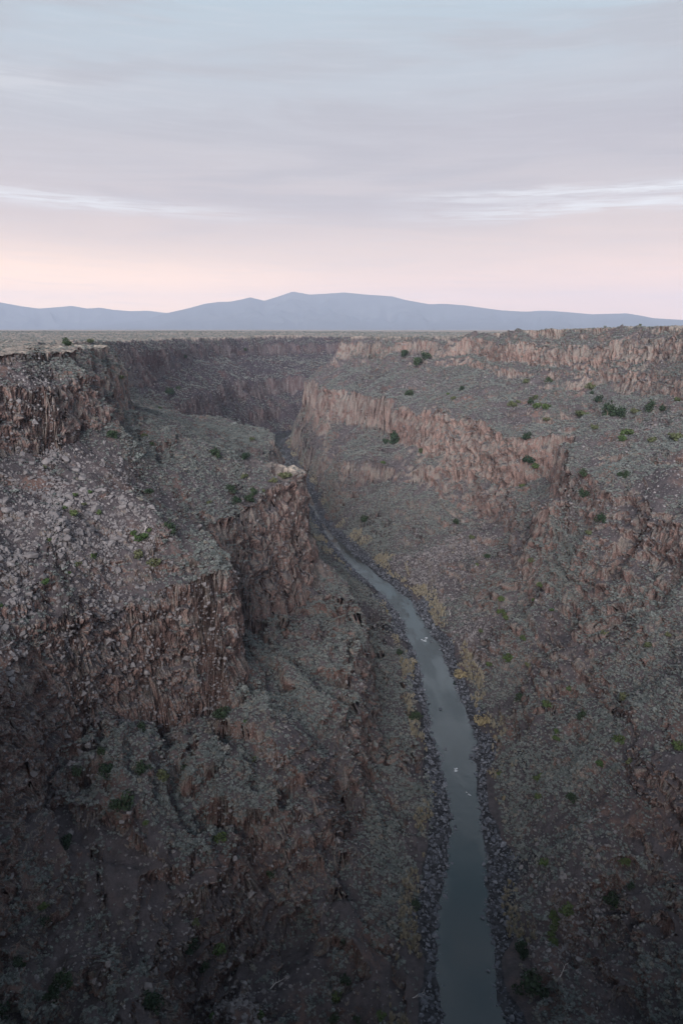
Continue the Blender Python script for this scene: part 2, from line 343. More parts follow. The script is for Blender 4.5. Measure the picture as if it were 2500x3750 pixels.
# ------------------------------------------------------------------ fan of profiles round the viewpoint, sampled by apparent length
AZF = np.radians(36.0); NF = 1150
az_f = np.arctan(np.linspace(-math.tan(AZF), math.tan(AZF), NF))
az_o = AZF + np.radians(np.cumsum(np.linspace(.12, 5.2, 54))); az_o = az_o[az_o < math.pi - .03]
AZ = np.concatenate([-az_o[::-1], az_f, az_o]); NC = len(AZ)
rs = [4.0]
while rs[-1] < 30000:
    r0 = rs[-1]; rs.append(r0 + max(.16, r0 * (.0012 if 100 < r0 < 1300 else .0022 if r0 < 2200 else .012)))
RS = np.array(rs); NR = 1850
VX = np.zeros((NC, NR), np.float32); VY = VX.copy(); VZ = VX.copy(); VB = VX.copy(); VRR = VX.copy()
CH = 60
ZS = np.zeros((NC, len(RS)), np.float32); BS = ZS.copy(); LR = np.zeros((NC, NR))
drr = np.diff(RS); rm = RS[1:]
for c0 in range(0, NC, CH):
    a = AZ[c0:c0 + CH]
    xx = np.sin(a)[:, None] * RS[None]; yy = np.cos(a)[:, None] * RS[None]
    z, bnd = terrain(xx.ravel(), yy.ravel()); z = z.reshape(xx.shape); bnd = bnd.reshape(xx.shape)
    ZS[c0:c0 + CH] = z; BS[c0:c0 + CH] = bnd
    for i in range(len(a)):
        w = np.sqrt((drr * np.clip(.22 + 60 / rm, .25, .6)) ** 2 + np.diff(z[i]) ** 2) / np.maximum(rm, 90)
        cw = np.concatenate([[0], np.cumsum(w)])
        LR[c0 + i] = np.log(np.interp(np.linspace(0, cw[-1], NR), cw, RS))
for _ in range(3):                                   # neighbouring profiles share nearly the same spacing
    pad = np.pad(LR, ((8, 8), (0, 0)), mode='edge'); cs = np.cumsum(np.vstack([np.zeros((1, NR)), pad]), 0)
    LR = (cs[17:] - cs[:-17]) / 17
for i in range(NC):
    rr = np.exp(LR[i])
    VRR[i] = rr; VX[i] = np.sin(AZ[i]) * rr; VY[i] = np.cos(AZ[i]) * rr
    VZ[i] = np.interp(rr, RS, ZS[i])
    VB[i] = BS[i][np.clip(np.searchsorted(RS, rr), 0, len(RS) - 1)]
del ZS, BS, LR

def grid_normals(X, Y, Z):
    def dif(A): return np.gradient(A, axis=0), np.gradient(A, axis=1)
    xa, xb = dif(X); ya, yb = dif(Y); za, zb = dif(Z)
    nx, ny, nz = ya * zb - za * yb, za * xb - xa * zb, xa * yb - ya * xb
    l = np.sqrt(nx * nx + ny * ny + nz * nz) + 1e-9
    s = np.where(nz < 0, -1, 1); return nx / l * s, ny / l * s, nz / l * s

# broken rock: columns and blocks pushed in and out of every steep face
nx, ny, nz = grid_normals(VX, VY, VZ)
steep = sst(-nz, -.72, -.30) * (VRR < 2200) * (VRR > 40)
ix = np.nonzero(steep > .02)
sx, sy, sz, sr = VX[ix], VY[ix], VZ[ix], VRR[ix]
jx = sx + .35 * vn3(sx / 2.5, sy / 2.5, sz / 2.5, 51); jy = sy + .35 * vn3(sx / 2.5, sy / 2.5, sz / 2.5, 52); jz = sz + .9 * vn3(sx / 7, sy / 7, sz / 7, 53)
ca, sa = math.cos(.6), math.sin(.6); jx, jy = ca * jx - sa * jy, sa * jx + ca * jy
v1, e1 = cell3(jx / 4.6, jy / 4.6, jz / 3.9, 54)
v2, e2 = cell3(jx / 2.1, jy / 2.1, jz / 1.8, 58)
v3, e3 = cell3(jx / .95, jy / .95, jz / 1.2, 78)
disp = 1.05 * v1 + .6 * v2 + .3 * v3 - .35 * (1 - sst(e3, 0, .16)) + 1.15 * cell2(sz / 4.6 + .5 * vn2(sx / 14, sy / 14, 66), sx / 26, 67) - 1.5 * (1 - sst(e1, 0, .10)) - .6 * (1 - sst(e2, 0, .14)) + 1.0 * vn3(sx / 9, sy / 9, sz / 14, 62)
disp *= steep[ix]
def blur(A, n=9):
    for ax in (0, 1):
        w_ = [(n // 2 + 1, n // 2) if q == ax else (0, 0) for q in (0, 1)]
        C = np.cumsum(np.pad(A, w_, mode='edge').astype(np.float64), ax)
        A = (np.take(C, range(n, C.shape[ax]), ax) - np.take(C, range(0, C.shape[ax] - n), ax)) / n
    return A
bnx, bny = blur(blur(nx, 11)), blur(blur(ny, 11)); hl = np.sqrt(bnx ** 2 + bny ** 2) + 1e-6
VX[ix] += disp * (bnx / hl)[ix]; VY[ix] += disp * (bny / hl)[ix]
BLK = np.zeros(VX.shape, np.float32); BLK[ix] = .6 * v1 + .4 * v2
nx, ny, nz = grid_normals(VX, VY, VZ)

# ------------------------------------------------------------------ materials
def material(name):
    m = bpy.data.materials.new(name); m.use_nodes = True; return m, NT(m.node_tree)

def finish(k, col, rough=.95, bump=None, bstr=.5, bdist=.3, spec=.15):
    p = k.n('ShaderNodeBsdfPrincipled'); k.put(p.inputs['Base Color'], col); k.put(p.inputs['Roughness'], rough)
    p.inputs['Specular IOR Level'].default_value = spec
    if bump is not None:
        b = k.n('ShaderNodeBump'); b.inputs['Strength'].default_value = bstr; b.inputs['Distance'].default_value = bdist
        k.put(b.inputs['Height'], bump); k.t.links.new(b.outputs[0], p.inputs['Normal'])
    o = k.n('ShaderNodeOutputMaterial'); k.t.links.new(p.outputs[0], o.inputs[0]); return p

def ground_material():
    m, k = material('gorge_ground')
    pos = k.n('ShaderNodeNewGeometry').outputs['Position']
    nsep = k.n('ShaderNodeSeparateXYZ'); k.put(nsep.inputs[0], k.n('ShaderNodeNewGeometry').outputs['Normal'])
    nzv = nsep.outputs[2]
    tone = k.n('ShaderNodeAttribute', attribute_name='tone').outputs['Fac']
    bank = k.n('ShaderNodeAttribute', attribute_name='bank').outputs['Fac']
    pale = k.n('ShaderNodeAttribute', attribute_name='pale').outputs['Fac']
    n1 = k.noise(pos, .05, 5); n2 = k.noise(pos, .35, 6, .65); n3 = k.noise(pos, 1.6, 5, .7)
    blk = k.n('ShaderNodeAttribute', attribute_name='block').outputs['Fac']
    col_v = k.mapping(pos, (1, 1, .9))
    s1 = k.noise(col_v, .35, 6, .7, .4); s2 = k.noise(k.mapping(pos, (1, 1, .6)), 1.1, 5, .7)
    # rock
    dark = k.mix(n1, (.105, .069, .063), (.165, .104, .091))
    lite = k.mix(n2, (.315, .208, .185), (.235, .160, .142))
    s1 = k.m('ADD', k.m('MULTIPLY', s1, .55), k.m('MULTIPLY', blk, .45))
    rock = k.mix(k.step(s1, .36, .62), dark, lite)
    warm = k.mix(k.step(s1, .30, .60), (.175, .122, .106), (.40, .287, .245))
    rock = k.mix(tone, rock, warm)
    rock = k.mix(k.m('MULTIPLY', k.step(s2, .52, .72), .75), rock, (.045, .036, .036))
    rock = k.mix(k.m('MULTIPLY', k.step(n3, .56, .72), .5), rock, (.36, .29, .25))
    n4 = k.noise(k.mapping(pos, (1, 1, .7)), 2.6, 4, .75)
    rock = k.mix(k.step(n4, .46, .60), k.mix(.55, rock, (.03, .026, .028)), rock)
    lich = k.m('MULTIPLY', k.step(nzv, .02, .40), k.step(k.m('ADD', k.m('MULTIPLY', n2, .6), k.m('MULTIPLY', blk, .4)), .40, .52))
    rock = k.mix(k.m('MULTIPLY', lich, .62), rock, k.mix(k.step(n4, .4, .6), (.11, .118, .108), (.215, .228, .208)))
    # slope
    soil = k.mix(k.step(n2, .3, .7), (.056, .052, .057), (.100, .090, .096))
    soil = k.mix(k.m('MULTIPLY', k.step(n1, .5, .68), k.step(n2, .35, .6)), soil, (.150, .098, .082))
    soil = k.mix(k.m('MULTIPLY', k.step(n3, .5, .66), .6), soil, (.07, .062, .06))
    soil = k.mix(k.m('MULTIPLY', pale, k.step(n2, .3, .55)), soil, (.42, .37, .31))
    soil = k.mix(bank, soil, k.mix(k.step(n2, .4, .6), (.022, .024, .028), (.055, .058, .066)))
    f = k.step(k.m('ADD', nzv, k.m('MULTIPLY', k.m('SUBTRACT', n2, .5), .35)), .44, .64)
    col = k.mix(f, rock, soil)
    col = k.mix(k.n('ShaderNodeAttribute', attribute_name='wall_shade').outputs['Fac'], col, k.mix(1.0, col, (.55, .53, .60), 'MULTIPLY'))  # dims and cools the far left wall as painted shade
    b = k.m('ADD', k.m('ADD', k.m('MULTIPLY', n3, .6), k.m('MULTIPLY', n4, .8)), k.m('ADD', s2, k.m('MULTIPLY', k.noise(pos, 5, 3, .7), .3)))
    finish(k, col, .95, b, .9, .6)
    return m
M_GROUND = ground_material()

# ------------------------------------------------------------------ ground meshes, one per landform
ab = np.abs(VB); bi = np.floor(ab).astype(int)
nL, nR = len(LEFT) - 1, len(RIGHT) - 1
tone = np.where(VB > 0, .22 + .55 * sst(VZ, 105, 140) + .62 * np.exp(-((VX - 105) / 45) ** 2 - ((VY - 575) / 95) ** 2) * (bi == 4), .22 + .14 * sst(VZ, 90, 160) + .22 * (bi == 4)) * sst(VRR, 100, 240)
tone = np.where(VRR > 900, tone * .55, tone); shade_a = ((VB < 0) & (VRR > 700) & (bi < nL)) * sst(VRR, 700, 900)  # shade of the far left wall, put into its colour
bank_a = ((bi <= 1) & (ab < .75 + .55 * vn2(VX / 12, VY / 17, 85))).astype(np.float32)
pale_a = np.clip(np.exp(-(((VX + 128) / 26) ** 2 + ((VY - 372) / 34) ** 2)) * 1.6, 0, 1) * (bi >= 8) * (VB < 0)
pale_a = np.maximum(pale_a, .62 * ((VB < 0) & (bi >= nL) | (VB > 0) & (bi >= nR)))
pale_a = np.maximum(pale_a, np.exp(-(((VX + 27) / 14) ** 2 + ((VY - 360) / 12) ** 2)) * .9)
# cell classes
cb = VB[:-1, :-1]; ci = np.floor(np.abs(cb)).astype(int)
cls = np.empty(cb.shape, dtype='U24')
cls[:] = 'riverbed'
for side, names, n in ((-1, {0: 'riverbank_left', 1: 'talus_left', 2: 'low_cliff_left', 3: 'slope_left', 4: 'main_cliff_left', 5: 'bench_left', 6: 'upper_cliff_left', 7: 'cap_slope_left', 8: 'plateau_left'}, nL),
                       (1, {0: 'riverbank_right', 1: 'talus_right', 2: 'low_cliff_right', 3: 'slope_right', 4: 'main_cliff_right', 5: 'bench_right', 6: 'middle_cliff_right', 7: 'ledge_right', 8: 'upper_cliff_right', 9: 'cap_slope_right', 10: 'plateau_right'}, nR)):
    for b_, nm in names.items():
        cls[(np.sign(cb) == side) & (ci == b_)] = nm
idx = np.arange(NC * NR).reshape(NC, NR)
Q = np.stack([idx[:-1, :-1], idx[1:, :-1], idx[1:, 1:], idx[:-1, 1:]], -1).reshape(-1, 4)[:, ::-1]
P = np.stack([VX, VY, VZ], -1).reshape(-1, 3)
clsf = cls.ravel()

def np_mesh(name, verts, faces, mat=None, smooth=True):
    me = bpy.data.meshes.new(name); nf, w = faces.shape
    me.vertices.add(len(verts)); me.vertices.foreach_set('co', np.ascontiguousarray(verts, np.float32).ravel())
    me.loops.add(nf * w); me.loops.foreach_set('vertex_index', np.ascontiguousarray(faces, np.int32).ravel())
    me.polygons.add(nf); me.polygons.foreach_set('loop_start', np.arange(0, nf * w, w, dtype=np.int32))
    try: me.polygons.foreach_set('loop_total', np.full(nf, w, np.int32))
    except Exception: pass
    if smooth: me.polygons.foreach_set('use_smooth', np.ones(nf, bool))
    me.update(calc_edges=True)
    if mat: me.materials.append(mat)
    return me

def link(name, me, parent=None, loc=None, **props):
    o = bpy.data.objects.new(name, me); COL.objects.link(o)
    if parent: o.parent = parent
    if loc is not None: o.location = loc
    for kk, v in props.items(): o[kk] = v
    return o

LAND_LABEL = {
 'riverbed': 'stony bed of the river under the water', 'riverbank_left': 'dark wet stones along the left bank of the river',
 'riverbank_right': 'dark wet stones along the right bank of the river', 'talus_left': 'shrubby slope falling to the left river bank',
 'talus_right': 'scree and sagebrush slope rising from the right river bank', 'low_cliff_left': 'lowest dark cliff band above the left bank',
 'low_cliff_right': 'lowest broken cliff band of the right wall', 'slope_left': 'steep stony slope below the main left cliff',
 'slope_right': 'stony slope below the pale face of the right wall', 'main_cliff_left': 'tall purple brown main cliff of the left wall with its jutting promontory',
 'main_cliff_right': 'tall pinkish cliff face in the middle of the right wall', 'bench_left': 'wide shrubby bench above the main left cliff',
 'bench_right': 'wide sagebrush bench above the pinkish right cliff', 'upper_cliff_left': 'reddish upper cliff under the left rim',
 'middle_cliff_right': 'low tan cliff band between bench and upper cliff on the right', 'ledge_right': 'narrow shrubby ledge under the upper right cliff',
 'upper_cliff_right': 'orange tan upper cliff under the right rim', 'cap_slope_left': 'bouldery brow between left rim and upper cliff',
 'cap_slope_right': 'shrubby brow of the right rim', 'plateau_left': 'flat sagebrush plain beyond the left rim reaching to the mountains',
 'plateau_right': 'sagebrush plateau beyond the right rim'}
LAND_CAT = lambda n: 'cliff' if 'cliff' in n else 'plateau' if 'plateau' in n else 'river bank' if 'bank' in n else 'river bed' if 'bed' in n else 'slope'
for nm in sorted(set(clsf)):
    fs = Q[clsf == nm]
    used = np.unique(fs); remap = np.full(NC * NR, -1, np.int64); remap[used] = np.arange(len(used))
    me = np_mesh(nm, P[used], remap[fs], M_GROUND, smooth=False)
    for an, arr in (('tone', tone), ('bank', bank_a), ('pale', pale_a), ('block', BLK * .5 + .5), ('wall_shade', shade_a)):
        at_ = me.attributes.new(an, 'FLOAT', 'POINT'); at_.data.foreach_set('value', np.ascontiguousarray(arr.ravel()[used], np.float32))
    link(nm, me, kind='structure', label=LAND_LABEL.get(nm, nm.replace('_', ' ')), category=LAND_CAT(nm))

# ------------------------------------------------------------------ pixel of the photo (1568 wide) -> point on the ground
def ray(X, Y):
    px = (X - 784) * 682 / 1568 / FPX; py = -(Y - 1176) * 1024 / 2352 / FPX
    return np.array([px, math.cos(PITCH) + py * math.sin(PITCH), -math.sin(PITCH) + py * math.cos(PITCH)])
def at(X, Y):
    d = ray(X, Y); a = math.atan2(d[0], d[1]); c = int(np.argmin(np.abs(AZ - a)))
    h = math.hypot(d[0], d[1]); sl = d[2] / h
    hit = np.nonzero(VZ[c] > CAMZ + sl * VRR[c])[0]; hit = hit[VRR[c][hit] > 50]
    if len(hit) == 0: return None
    r = VRR[c][hit[0]]
    return Vector((math.sin(a) * r, math.cos(a) * r, float(VZ[c][hit[0]])))

# ------------------------------------------------------------------ river
def offset_line(pl, off):
    P = densify(pl, 0)[:, :2]; return P
def river_mesh():
    Lp, Rp = densify(LEFT[0], 0)[:, :2], densify(RIGHT[0], 0)[:, :2]
    def res(Pl, n):
        d = np.concatenate([[0], np.cumsum(np.hypot(*np.diff(Pl, axis=0).T))]); t = np.linspace(0, 1, n)
        return np.stack([np.interp(t * d[-1], d, Pl[:, 0]), np.interp(t * d[-1], d, Pl[:, 1])], 1)
    # march by forward distance up to the bend, then along the bend by length
    def split(Pl): i = int(np.argmin(Pl[:, 0] + (Pl[:, 1] < 900) * 1e6)); return Pl[:i + 1], Pl[i:]
    l1, l2 = split(Lp); r1, r2 = split(Rp)
    def by_y(Pl, ys): return np.stack([np.interp(ys, Pl[:, 1], Pl[:, 0]), ys], 1)
    ys = np.concatenate([np.linspace(-800, 50, 10)[:-1], np.linspace(50, 1090, 521)])
    La, Ra = by_y(l1, ys), by_y(r1, ys)
    Lb, Rb = res(np.vstack([La[-1:], l2]), 200)[1:], res(np.vstack([Ra[-1:], r2]), 200)[1:]
    Ls, Rs = np.vstack([La, Lb]), np.vstack([Ra, Rb]); n = 17
    t = np.linspace(0, 1, n)[None, :, None]
    ctr = (Ls + Rs) / 2; dirv = (Rs - Ls); dirv /= np.linalg.norm(dirv, axis=1, keepdims=True)
    Ls, Rs = Ls - dirv * 5, Rs + dirv * 5
    G = Ls[:, None] * (1 - t) + Rs[:, None] * t
    V = np.concatenate([G, np.zeros((*G.shape[:2], 1))], -1).reshape(-1, 3)
    id_ = np.arange(len(V)).reshape(G.shape[:2])
    F = np.stack([id_[:-1, :-1], id_[:-1, 1:], id_[1:, 1:], id_[1:, :-1]], -1).reshape(-1, 4)
    return V, F
m, k = material('river_water')
pos = k.n('ShaderNodeNewGeometry').outputs['Position']
pm = k.mapping(pos, (.9, .42, 1))
w1 = k.noise(pm, .55, 4, .6, .6); w2 = k.noise(pm, 2.2, 3, .6)
deep = k.mix(k.noise(pos, .045, 3), (.005, .016, .019), (.012, .027, .030))
b = k.m('ADD', w1, k.m('MULTIPLY', w2, .35))
calm = k.step(k.noise(k.mapping(pos, (1, .35, 1)), .06, 3, .5), .42, .58)
b = k.m('MULTIPLY', b, k.m('ADD', .35, k.m('MULTIPLY', calm, 1.3)))
pr = finish(k, deep, k.m('ADD', .03, k.m('MULTIPLY', calm, .22)), b, .3, .3, .5); pr.inputs['IOR'].default_value = 1.75
rv, rf = river_mesh()
link('river', np_mesh('river', rv, rf, m), kind='structure', label='dark teal river winding along the bottom of the gorge', category='river')

# ------------------------------------------------------------------ mountains at the end of the plain
def mountain(name, prof, r_foot, r_top, r_back, seed, rough, mat, label):
    Pd = np.array([(math.atan2(ray(X, Y)[0], ray(X, Y)[1]), ray(X, Y)[2] / np.hypot(*ray(X, Y)[:2])) for X, Y in prof])
    azs = np.linspace(Pd[0, 0], Pd[-1, 0], 460); el = np.interp(azs, Pd[:, 0], Pd[:, 1])
    rr = np.concatenate([np.linspace(r_foot, r_top, 70), np.linspace(r_top, r_back, 26)[1:]])
    A, Rr = np.meshgrid(azs, rr, indexing='ij'); X, Y = np.sin(A) * Rr, np.cos(A) * Rr
    H = (el * r_top)[:, None] + CAMZ - 160
    up = np.where(Rr <= r_top, (Rr - r_foot) / (r_top - r_foot), np.clip(1 - (Rr - r_top) / (r_back - r_top), 0, 1))
    rid = 1 - np.abs(vn2(A * rough * 30 + .3 * vn2(Rr / 1000, A * 40, seed + 3), Rr / 5200, seed)) * 1.3
    rid = .35 + .65 * rid
    rid = .8 * rid + .2 * (1 - np.abs(vn2(A * rough * 75, Rr / 2200, seed + 1)))
    rid += .12 * vn2(X / 340, Y / 340, seed + 2)
    edge = np.clip(np.minimum(A - azs[0], azs[-1] - A) / .05, 0, 1)
    e = 1 - np.clip(np.abs(up - 1) * 3.5, 0, 1)
    f = np.clip(up ** 1.25 * (rid * (1 - e) * .95 + e), 0, 1.02)
    Z = 150 + H * f
    V = np.stack([X, Y, Z], -1).reshape(-1, 3); id_ = np.arange(len(V)).reshape(X.shape)
    F = np.stack([id_[:-1, :-1], id_[:-1, 1:], id_[1:, 1:], id_[1:, :-1]], -1).reshape(-1, 4)
    link(name, np_mesh(name, V, F, mat), kind='structure', label=label, category='mountain')
m, k = material('mountain_forest')
pos = k.n('ShaderNodeNewGeometry').outputs['Position']
finish(k, k.mix(k.step(k.noise(pos, .0011, 6, .6), .4, .62), (.07, .082, .085), (.085, .095, .095)))
mountain('mountains', [(-260, 712), (-100, 700), (0, 694), (30, 699), (50, 703), (90, 708), (130, 705), (165, 702), (200, 708), (230, 706), (260, 711), (300, 714), (340, 713), (380, 718), (450, 735), (540, 752)],
         25000, 28600, 31200, 71, 1.0, m, 'low blue mountain range left of the broad peak')
mountain('mountains', [(200, 752), (330, 735), (380, 719), (430, 708), (470, 697), (500, 693), (530, 692), (555, 687), (575, 682), (590, 686), (607, 690), (640, 680), (672, 669), (690, 672), (710, 676), (750, 674), (790, 671), (840, 676),
         (900, 680), (930, 688), (985, 698), (1020, 697), (1070, 701), (1120, 708), (1150, 712), (1200, 715), (1240, 715), (1300, 716), (1360, 721), (1440, 719), (1470, 724), (1500, 730), (1568, 734), (1700, 742), (1900, 752)],
         20400, 25200, 28400, 81, 1.0, m, 'broad blue mountain rising in the middle of the horizon')
mountain('mountains', [(1120, 730), (1200, 717), (1235, 713), (1260, 713), (1300, 716), (1350, 721), (1450, 735)], 29200, 30600, 31800, 91, 1.0, m, 'pale farthest ridge just showing behind the right mountain flank')

# ------------------------------------------------------------------ haze
def box_mesh(name, lo, hi):
    (a, b_, c), (d, e, f) = lo, hi
    V = np.array([(a, b_, c), (d, b_, c), (d, e, c), (a, e, c), (a, b_, f), (d, b_, f), (d, e, f), (a, e, f)], float)
    F = np.array([(0, 3, 2, 1), (4, 5, 6, 7), (0, 1, 5, 4), (1, 2, 6, 5), (2, 3, 7, 6), (3, 0, 4, 7)]); return np_mesh(name, V, F, None, False)
m, k = material('haze_air')
vol = k.n('ShaderNodeVolumePrincipled'); vol.inputs['Color'].default_value = (.67, .79, 1.0, 1); vol.inputs['Density'].default_value = HAZE
vol.inputs['Anisotropy'].default_value = 0.0
o_ = k.n('ShaderNodeOutputMaterial'); k.t.links.new(vol.outputs[0], o_.inputs['Volume'])
hz = box_mesh('haze', (-34000, -31000, -6), (34000, 35000, 1800)); hz.materials.append(m)
link('haze', hz, kind='stuff', label='thin blue dusk haze in the air over the plain', category='haze')

# ------------------------------------------------------------------ leaf, rock and grass meshes
def leaf_cloud(n, rad, leaf, seed, flat=.75, clumps=7, upright=0.0):
    """leaf sized faces in uneven clumps inside a crown"""
    g = np.random.default_rng(seed); V = []; F = []
    cen = g.normal(size=(clumps, 3)); cen /= np.linalg.norm(cen, axis=1, keepdims=True); cen *= g.uniform(.25, .8, (clumps, 1)) * rad
    cen[:, 2] = np.abs(cen[:, 2]) * flat + .18 * rad
    cr = g.uniform(.28, .52, clumps) * rad
    for i in range(n):
        c = g.integers(clumps); d = g.normal(size=3); d /= np.linalg.norm(d)
        p = cen[c] + d * cr[c] * g.uniform(.55, 1.05); p[2] = max(p[2], .02 * rad)
        nrm = d + g.normal(size=3) * .7; nrm /= np.linalg.norm(nrm) + 1e-6
        u = np.cross(nrm, g.normal(size=3)); u /= np.linalg.norm(u) + 1e-6; v = np.cross(nrm, u)
        s = leaf * g.uniform(.6, 1.35)
        b0 = len(V); V += [p - u * s - v * s * .6, p + u * s - v * s * .5, p + u * s * .7 + v * s * .7, p - u * s * .6 + v * s * .6]; F.append((b0, b0 + 1, b0 + 2, b0 + 3))
    return np.array(V), np.array(F)

def rock_mesh(name, seed, mat, pts=15, sq=(1, .8, .65), big=False):
    g = np.random.default_rng(seed); bm = bmesh.new()
    for _ in range(pts):
        d = g.normal(size=3); d /= np.abs(d).max() ** .6 * np.linalg.norm(d) ** .4
        bm.verts.new(Vector(d * np.array(sq) * g.uniform(.75, 1.05) * .5))
    bmesh.ops.convex_hull(bm, input=bm.verts[:])
    loose = [v for v in bm.verts if not v.link_faces]
    if loose: bmesh.ops.delete(bm, geom=loose, context='VERTS')
    if big:
        bmesh.ops.bevel(bm, geom=bm.edges[:], offset=.03, segments=1, affect='EDGES')
    me = bpy.data.meshes.new(name); bm.to_mesh(me); bm.free(); me.materials.append(mat); return me

def foliage_material(name, c0, c1, c2=None):
    m, k = material(name)
    rnd = k.n('ShaderNodeObjectInfo').outputs['Random']; pos = k.n('ShaderNodeNewGeometry').outputs['Position']
    col = k.mix(rnd, c0, c1)
    if c2: col = k.mix(k.step(rnd, .82, .95), col, c2)
    col = k.mix(k.step(k.noise(pos, 1.7, 3, .7), .38, .62), k.mix(1.0, col, (.72, .74, .72), 'MULTIPLY'), col)
    finish(k, col, .9); return m
M_SAGE = foliage_material('sagebrush_leaf', (.125, .150, .148), (.235, .258, .250), (.225, .214, .19))
M_JUN = foliage_material('juniper_leaf', (.022, .042, .026), (.040, .062, .034))
M_GRN = foliage_material('bright_leaf', (.050, .090, .032), (.085, .112, .046))
M_OLV = foliage_material('olive_leaf', (.070, .090, .045), (.110, .120, .065))
M_TAN = foliage_material('dry_grass', (.25, .23, .175), (.38, .35, .28), (.27, .23, .14))
def rock_material(name, c0, c1, c2):
    m, k = material(name)
    rnd = k.n('ShaderNodeObjectInfo').outputs['Random']
    tc = k.n('ShaderNodeTexCoord').outputs['Object']; pos = k.n('ShaderNodeNewGeometry').outputs['Position']
    n = k.noise(pos, 1.1, 5, .65)
    col = k.mix(k.step(n, .35, .65), k.mix(rnd, c0, c1), c2)
    finish(k, col, .92, k.noise(pos, 4, 4, .7), .6, .15); return m
M_ROCK = rock_material('scree_rock', (.095, .092, .095), (.235, .228, .230), (.15, .144, .147))
M_BANK = rock_material('bank_rock', (.040, .046, .058), (.20, .215, .24), (.085, .094, .112))
m, k = material('bark'); finish(k, k.mix(k.noise(k.n('ShaderNodeNewGeometry').outputs['Position'], 6, 4), (.07, .05, .04), (.16, .13, .11))); M_BARK = m
m, k = material('bleached_wood'); finish(k, k.mix(k.noise(k.n('ShaderNodeNewGeometry').outputs['Position'], 4, 4), (.30, .28, .27), (.5, .47, .45))); M_WOOD = m

def dome(seed, mat):
    g = np.random.default_rng(seed); bm = bmesh.new(); bmesh.ops.create_icosphere(bm, subdivisions=2, radius=.46)
    co = np.array([v.co[:] for v in bm.verts]); nzz = vn3(co[:, 0] * 4.5 + seed * 7.3, co[:, 1] * 4.5, co[:, 2] * 4.5, seed) * .34 + vn3(co[:, 0] * 10, co[:, 1] * 10 + seed, co[:, 2] * 10, seed + 1) * .24
    co *= (1 + nzz)[:, None] * np.array([1, 1, .85]); co[:, 2] += .22
    F = np.array([[v.index for v in f.verts] for f in bm.faces]); bm.free()
    me = np_mesh('sagebrush', co, F, mat, False); return me

SRC = {}
def sources(key, meshes):
    c = bpy.data.collections.new(key + '_shapes')
    for i, me in enumerate(meshes):
        c.objects.link(bpy.data.objects.new(key + '_shape', me))
    SRC[key] = c; return c
sources('sagebrush', [np_mesh('sagebrush', *leaf_cloud(90 + 15 * (i % 3), .5, .095, 100 + i, .85, 8), M_SAGE, False) for i in range(7)])
sources('scree', [rock_mesh('scree', 200 + i, M_ROCK, 12) for i in range(7)])
sources('bankstone', [rock_mesh('bankstone', 230 + i, M_BANK, 12) for i in range(6)])
def tuft(seed, n=34):
    g = np.random.default_rng(seed); V = []; F = []
    for i in range(n):
        a = g.uniform(0, 2 * math.pi); b_ = np.array([math.cos(a), math.sin(a), 0]) * g.uniform(0, .3); t = np.array([math.cos(a), math.sin(a), 0]) * g.uniform(.1, .55) + np.array([0, 0, g.uniform(.5, 1.0)])
        s = np.array([-math.sin(a), math.cos(a), 0]) * .05; i0 = len(V); V += [b_ - s, b_ + s, t + s * .5, t - s * .5]; F.append((i0, i0 + 1, i0 + 2, i0 + 3))
    return np.array(V), np.array(F)
sources('dry_grass', [np_mesh('dry_grass', *tuft(260 + i), M_TAN, False) for i in range(4)])

def gn_scatter(name, pts, rot, scl, key, label, cat):
    me = bpy.data.meshes.new(name); me.vertices.add(len(pts)); me.vertices.foreach_set('co', np.ascontiguousarray(pts, np.float32).ravel())
    a = me.attributes.new('rot', 'FLOAT_VECTOR', 'POINT'); a.data.foreach_set('vector', np.ascontiguousarray(rot, np.float32).ravel())
    a = me.attributes.new('scl', 'FLOAT_VECTOR', 'POINT'); a.data.foreach_set('vector', np.ascontiguousarray(scl, np.float32).ravel())
    a = me.attributes.new('pick', 'INT', 'POINT'); a.data.foreach_set('value', rng.integers(0, 50, len(pts)).astype(np.int32))
    o = link(name, me, kind='stuff', label=label, category=cat)
    g = bpy.data.node_groups.new(name + '_spread', 'GeometryNodeTree')
    g.interface.new_socket('Geometry', in_out='INPUT', socket_type='NodeSocketGeometry'); g.interface.new_socket('Geometry', in_out='OUTPUT', socket_type='NodeSocketGeometry')
    N = g.nodes; L_ = g.links; gi = N.new('NodeGroupInput'); go = N.new('NodeGroupOutput')
    ci_ = N.new('GeometryNodeCollectionInfo'); ci_.inputs[0].default_value = SRC[key]; ci_.inputs[1].default_value = True; ci_.inputs[2].default_value = True
    ip = N.new('GeometryNodeInstanceOnPoints'); ip.inputs['Pick Instance'].default_value = True
    def attr(nm, t):
        q = N.new('GeometryNodeInputNamedAttribute'); q.data_type = t; q.inputs[0].default_value = nm; return q.outputs[0]
    L_.new(gi.outputs[0], ip.inputs['Points']); L_.new(ci_.outputs[0], ip.inputs['Instance']); L_.new(attr('pick', 'INT'), ip.inputs['Instance Index'])
    L_.new(attr('rot', 'FLOAT_VECTOR'), ip.inputs['Rotation']); L_.new(attr('scl', 'FLOAT_VECTOR'), ip.inputs['Scale']); L_.new(ip.outputs[0], go.inputs[0])
    md = o.modifiers.new('spread', 'NODES'); md.node_group = g; return o

